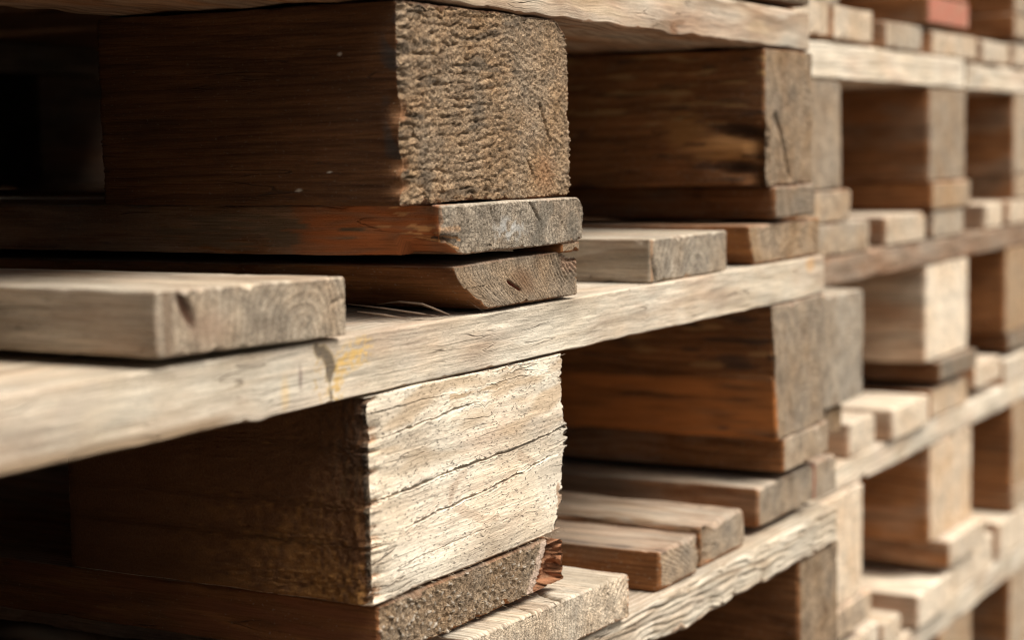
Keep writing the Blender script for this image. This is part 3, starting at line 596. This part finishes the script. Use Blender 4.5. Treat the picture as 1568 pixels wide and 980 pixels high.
# ------------------------------------------------------------------ far stack
D2 = 60
def f_red(X): paint(X, X.front * (.95 + .5 * noise3(X.u * np.array([.06, 0, .08]))), (.50, .19, .125))
def far(label, ztop, decks, zdeck, stringers, zstr, blocks, zblk, bottoms, zbot):
    e = pallet(label, (860, 1600), D2, ztop, G2)
    for it in decks: a, b, kw = it; kw = dict(kw); dd = kw.pop('d', D2); zz = kw.pop('z', zdeck); plain('deck_board', e, (a, b), (dd, D2 + 1196), zz, **{**dict(step=3.0, grey=rnd.uniform(.7, 1), tone=rnd.uniform(1.08, 1.3), dirt=rnd.uniform(.1, .35), endtone=1.2, pepper=.4, chip=1.6, R=(2, 2, 2, 3), wob=.9), **kw})
    for it in stringers: a, b, kw = it; kw = dict(kw); zz = kw.pop('z', zstr); plain('stringer_board', e, (a, b), (D2, D2 + 143), zz, 'x', **{**dict(step=3.0, grey=.95, tone=1.2, dirt=.3, wob=2.2, pepper=.4, chip=2), **kw})
    for it in blocks: a, b, kw = it; kw = dict(kw); dd = kw.pop('d', D2 + 1); zz = kw.pop('z', zblk); plain('block', e, (a, b), (dd, dd + 144), zz, **{**dict(step=3.0, grey=.6, tone=.95, endtone=1.05, dirt=.4, wob=1.0, pepper=.3, R=(2, 2, 2, 2)), **kw})
    for it in bottoms: a, b, kw = it; kw = dict(kw); dd = kw.pop('d', D2); zz = kw.pop('z', zbot); plain('bottom_board', e, (a, b), (dd, D2 + 1196), zz, **{**dict(step=3.0, grey=.6, tone=.95, endtone=1.1), **kw})
    for y in (527, 1055):
        plain('stringer_board', e, (865, 1590), (D2 + y, D2 + y + 143), zstr, 'x', step=10)
        for c in ((880, 980), (1205, 1308), (1470, 1580)): plain('block', e, c, (D2 + y + 1, D2 + y + 142), zblk, 'x', step=10)
    return e
far('far stack pallet with salmon-red painted block, cut off by the top of the picture', 279,
    [(a, b, {}) for a, b in ((870, 1000), (1040, 1140), (1200, 1320), (1360, 1460), (1480, 1600))], (259, 280), [(860, 1600, {})], (237, 258),
    [(890, 990, {}), (1203, 1310, dict(fn=f_red)), (1470, 1580, {})], (160, 236), [(890, 990, {}), (1200, 1312, dict(fn=f_red)), (1465, 1580, {})], (137.5, 159))
far('far stack pallet with bright whitish stringer over tan blocks, level with the brown end-grain block', 136,
    [(900, 968, dict(z=(116, 140))), (976, 1061, dict(z=(115, 138.5))), (1092, 1180, dict(z=(113.6, 133.5), tone=.9)), (1209, 1337, dict(z=(112.5, 132))), (1358, 1446, dict(z=(111.5, 131))), (1462, 1590, {})], (111, 132),
    [(864, 1303, dict(tone=1.2, grey=1.0, dirt=.1)), (1308, 1600, dict(z=(87, 109), tone=1.12, grey=.95, dirt=.08, wob=2.5))], (87.6, 112.5),
    [(892, 996, dict(tone=.78)), (1205, 1308.5, dict(tone=.78)), (1470, 1575, {})], (11.8, 87), [(905, 1013, dict(grey=.5)), (1206, 1314, dict(grey=.3, d=D2 - 2)), (1470, 1575, {})], (-11, 11.3))
Q2 = far('far stack pallet with dark brown stringer and one bright white block', -12,
    [(935, 1055, dict(tone=.82)), (1094, 1193, dict(tone=1.05)), (1212, 1301, dict(tone=.85)), (1372, 1429, {}), (1451, 1580, {})], (-34, -11.6),
    [(866, 1600, dict(tone=.66, grey=.5, dirt=.4))], (-54.5, -34.6),
    [(866, 968, dict(d=35, z=(-129, -55.2), tone=.75, grey=.9)), (1199, 1319, dict(grey=1.0, dirt=.05, tone=1.3, pepper=.1, endtone=1.3, ringc=.3)), (1445, 1560, dict(grey=.2))], (-133.5, -55),
    [(880, 938, dict(d=40, z=(-149, -130), tone=.6, grey=.2)), (1214, 1324, dict(tone=.5, grey=.7, d=D2 - 6)), (1455, 1570, dict(tone=.6))], (-150.5, -134))
far('far stack pallet with cream stringer and pale yellowish blocks, below the bright white block', -157,
    [(1011, 1069, dict(z=(-182, -156))), (1095, 1187, dict(tone=1.3, dirt=.1, grey=1.0, d=D2 - 5)), (1209, 1315, dict(grey=.5)), (1340, 1428, dict(z=(-172, -151))), (1440, 1580, {})], (-181, -157),
    [(866, 1600, dict(tone=1.1))], (-202, -181.6),
    [(925, 1034, dict(tone=1.3, grey=.8, dirt=.05, endtone=1.25, d=D2 - 2)), (1211, 1335, dict(tone=1.2, grey=.6, dirt=.3, endtone=1.25)), (1475, 1590, dict(grey=.35))], (-283, -202.6),
    [(950, 1046, dict(d=D2 - 5, tone=1.2)), (1228, 1340, dict(tone=1.2, dirt=.1, grey=.85, d=D2 - 11)), (1475, 1590, {})], (-305, -283.6))
far('lowest far stack pallet, broad pale deck boards beside the bottom picture edge', -312,
    [(985, 1078, dict(z=(-341, -316))), (1090, 1134, dict(z=(-341, -322))), (1160, 1250, dict(tone=1.35, dirt=.08, grey=1.0, d=D2 - 6)), (1268, 1405, dict(tone=1.3, dirt=.08, grey=1.0, z=(-342, -311))), (1426, 1580, dict(z=(-342, -307)))], (-342, -314),
    [(866, 1600, dict(tone=1.0))], (-365, -342.6),
    [(890, 1000, {}), (1240, 1340, dict(grey=.3)), (1470, 1590, {})], (-444, -365.6), [(890, 1000, {}), (1240, 1340, {}), (1470, 1590, {})], (-465.5, -444.6))

# ------------------------------------------------------------------ slivers and fibres
def sliver_mesh(name, parent, lines, wood_rgb, stuff=False):
    """each line: list of (s, d, z, half width) in millimetres; a tapering four-sided strand"""
    V, F = [], []
    for ln in lines:
        b0 = len(V)
        for i, (x, y, z, w) in enumerate(ln):
            for dx, dz in ((-1, 0), (0, -1), (1, 0), (0, 1)): V.append(tuple(W(x + dx * w * .6, y + dx * w, z + dz * w * .5)))
        for i in range(len(ln) - 1):
            for k in range(4): F.append((b0 + i * 4 + k, b0 + i * 4 + (k + 1) % 4, b0 + i * 4 + 4 + (k + 1) % 4, b0 + i * 4 + 4 + k))
    org = Vector(parent.matrix_world.translation) if False else (parent.location + (parent.parent.location if parent.parent else Vector()))
    me = bpy.data.meshes.new(name); me.from_pydata([tuple(Vector(v) - org) for v in V], [], F)
    a = me.attributes.new('mark', 'FLOAT_COLOR', 'POINT'); a.data.foreach_set('color', np.tile([*wood_rgb, 1.0], len(V)).ravel())
    a = me.attributes.new('gpos', 'FLOAT_VECTOR', 'POINT'); a.data.foreach_set('vector', (np.array(V) * 1000).ravel())
    me.materials.append(WOOD); o = bpy.data.objects.new(name, me); scene.collection.objects.link(o); o.parent = parent
    if stuff: o['kind'] = 'stuff'
    for kk, vv in DEF.items(): o[kk] = float(vv)
    return o
def strand(x, y, z, dx, dy, dz, L, w, curl=.3):
    out = []; n = 5; v = np.array([dx, dy, dz], float); v /= np.linalg.norm(v); p = np.array([x, y, z], float)
    for i in range(n + 1):
        out.append((*p, w * (1 - i / n) + .03)); v = v + curl * np.array([rnd.uniform(-1, 1), rnd.uniform(-1, 1), rnd.uniform(-1, 1)]) * .5; v /= np.linalg.norm(v); p = p + v * L / n
    return out
sliver_mesh('splinter', DECK_C, [[(372, 34, -17, .2), (366, 20, -15, .7), (364, 8, -15.5, .9), (368, -1 + 3, -18.5, .8), (378, 4, -20.8, .3)],
    [(360, 40, -16, .2), (358, 22, -17, .6), (362, 8, -19, .7), (372, 5, -20.9, .2)], [(352, 30, -18, .3), (352, 18, -19, 1.0), (357, 9, -20.8, .3)], [(388, 2, -15.5, .12), (390, 0, -18, .2), (396, -1, -21, .1)]], (.17, .12, .085))
fl = []
for _ in range(70):                                     # torn fibres along the edges of the cracked block
    zz = rnd.uniform(-120, -47); fl.append(strand(314 + rnd.uniform(0, 6), rnd.uniform(-.5, 2), zz, -1, -.6, rnd.uniform(-.5, .3), rnd.uniform(1.5, 4.5), rnd.uniform(.12, .3)))
for _ in range(60):
    s_ = rnd.uniform(318, 462); fl.append(strand(s_, -.3, -121.5, rnd.uniform(-1, 1), -.7, rnd.uniform(-1, -.1), rnd.uniform(1, 3.5), rnd.uniform(.08, .18)))
for _ in range(40):
    s_ = rnd.uniform(330, 462); fl.append(strand(s_, -.2, -45.5, rnd.uniform(-1, 1), -.6, rnd.uniform(.1, 1), rnd.uniform(1, 3), rnd.uniform(.08, .18)))
for _ in range(9):
    zz = rnd.uniform(-118, -47); fl.append(strand(461.5, rnd.uniform(0, 2), zz, 1, -.2, rnd.uniform(-.4, .3), rnd.uniform(1, 3.2), rnd.uniform(.1, .25)))
sliver_mesh('torn_fibres', BLOCK_2, fl, (.58, .47, .35), True)
fl = []
for _ in range(220):                                    # tufts on the sawn end of the rough brown block
    s_, zz = rnd.uniform(341, 473), rnd.uniform(24, 97); fl.append(strand(s_, 1.6, zz, rnd.uniform(-1, 1), -.9, rnd.uniform(-.9, .2), rnd.uniform(1.0, 2.4), rnd.uniform(.10, .22)))
for _ in range(50):
    zz = rnd.uniform(24, 97); fl.append(strand(341 + rnd.uniform(0, 2), rnd.uniform(1, 4), zz, -1, -.5, rnd.uniform(-.6, .2), rnd.uniform(1.0, 3), rnd.uniform(.12, .3)))
sliver_mesh('torn_fibres', BLOCK_1, fl, (.36, .26, .16), True)
fl = []
for _ in range(260):
    s_, zz = rnd.uniform(320, 444), rnd.uniform(-144, -124); fl.append(strand(s_, .4, zz, rnd.uniform(-1, 1), -.9, rnd.uniform(-1, .2), rnd.uniform(1.0, 3.2), rnd.uniform(.10, .26)))
sliver_mesh('torn_fibres', BOTTOM_2, fl, (.46, .35, .23), True)
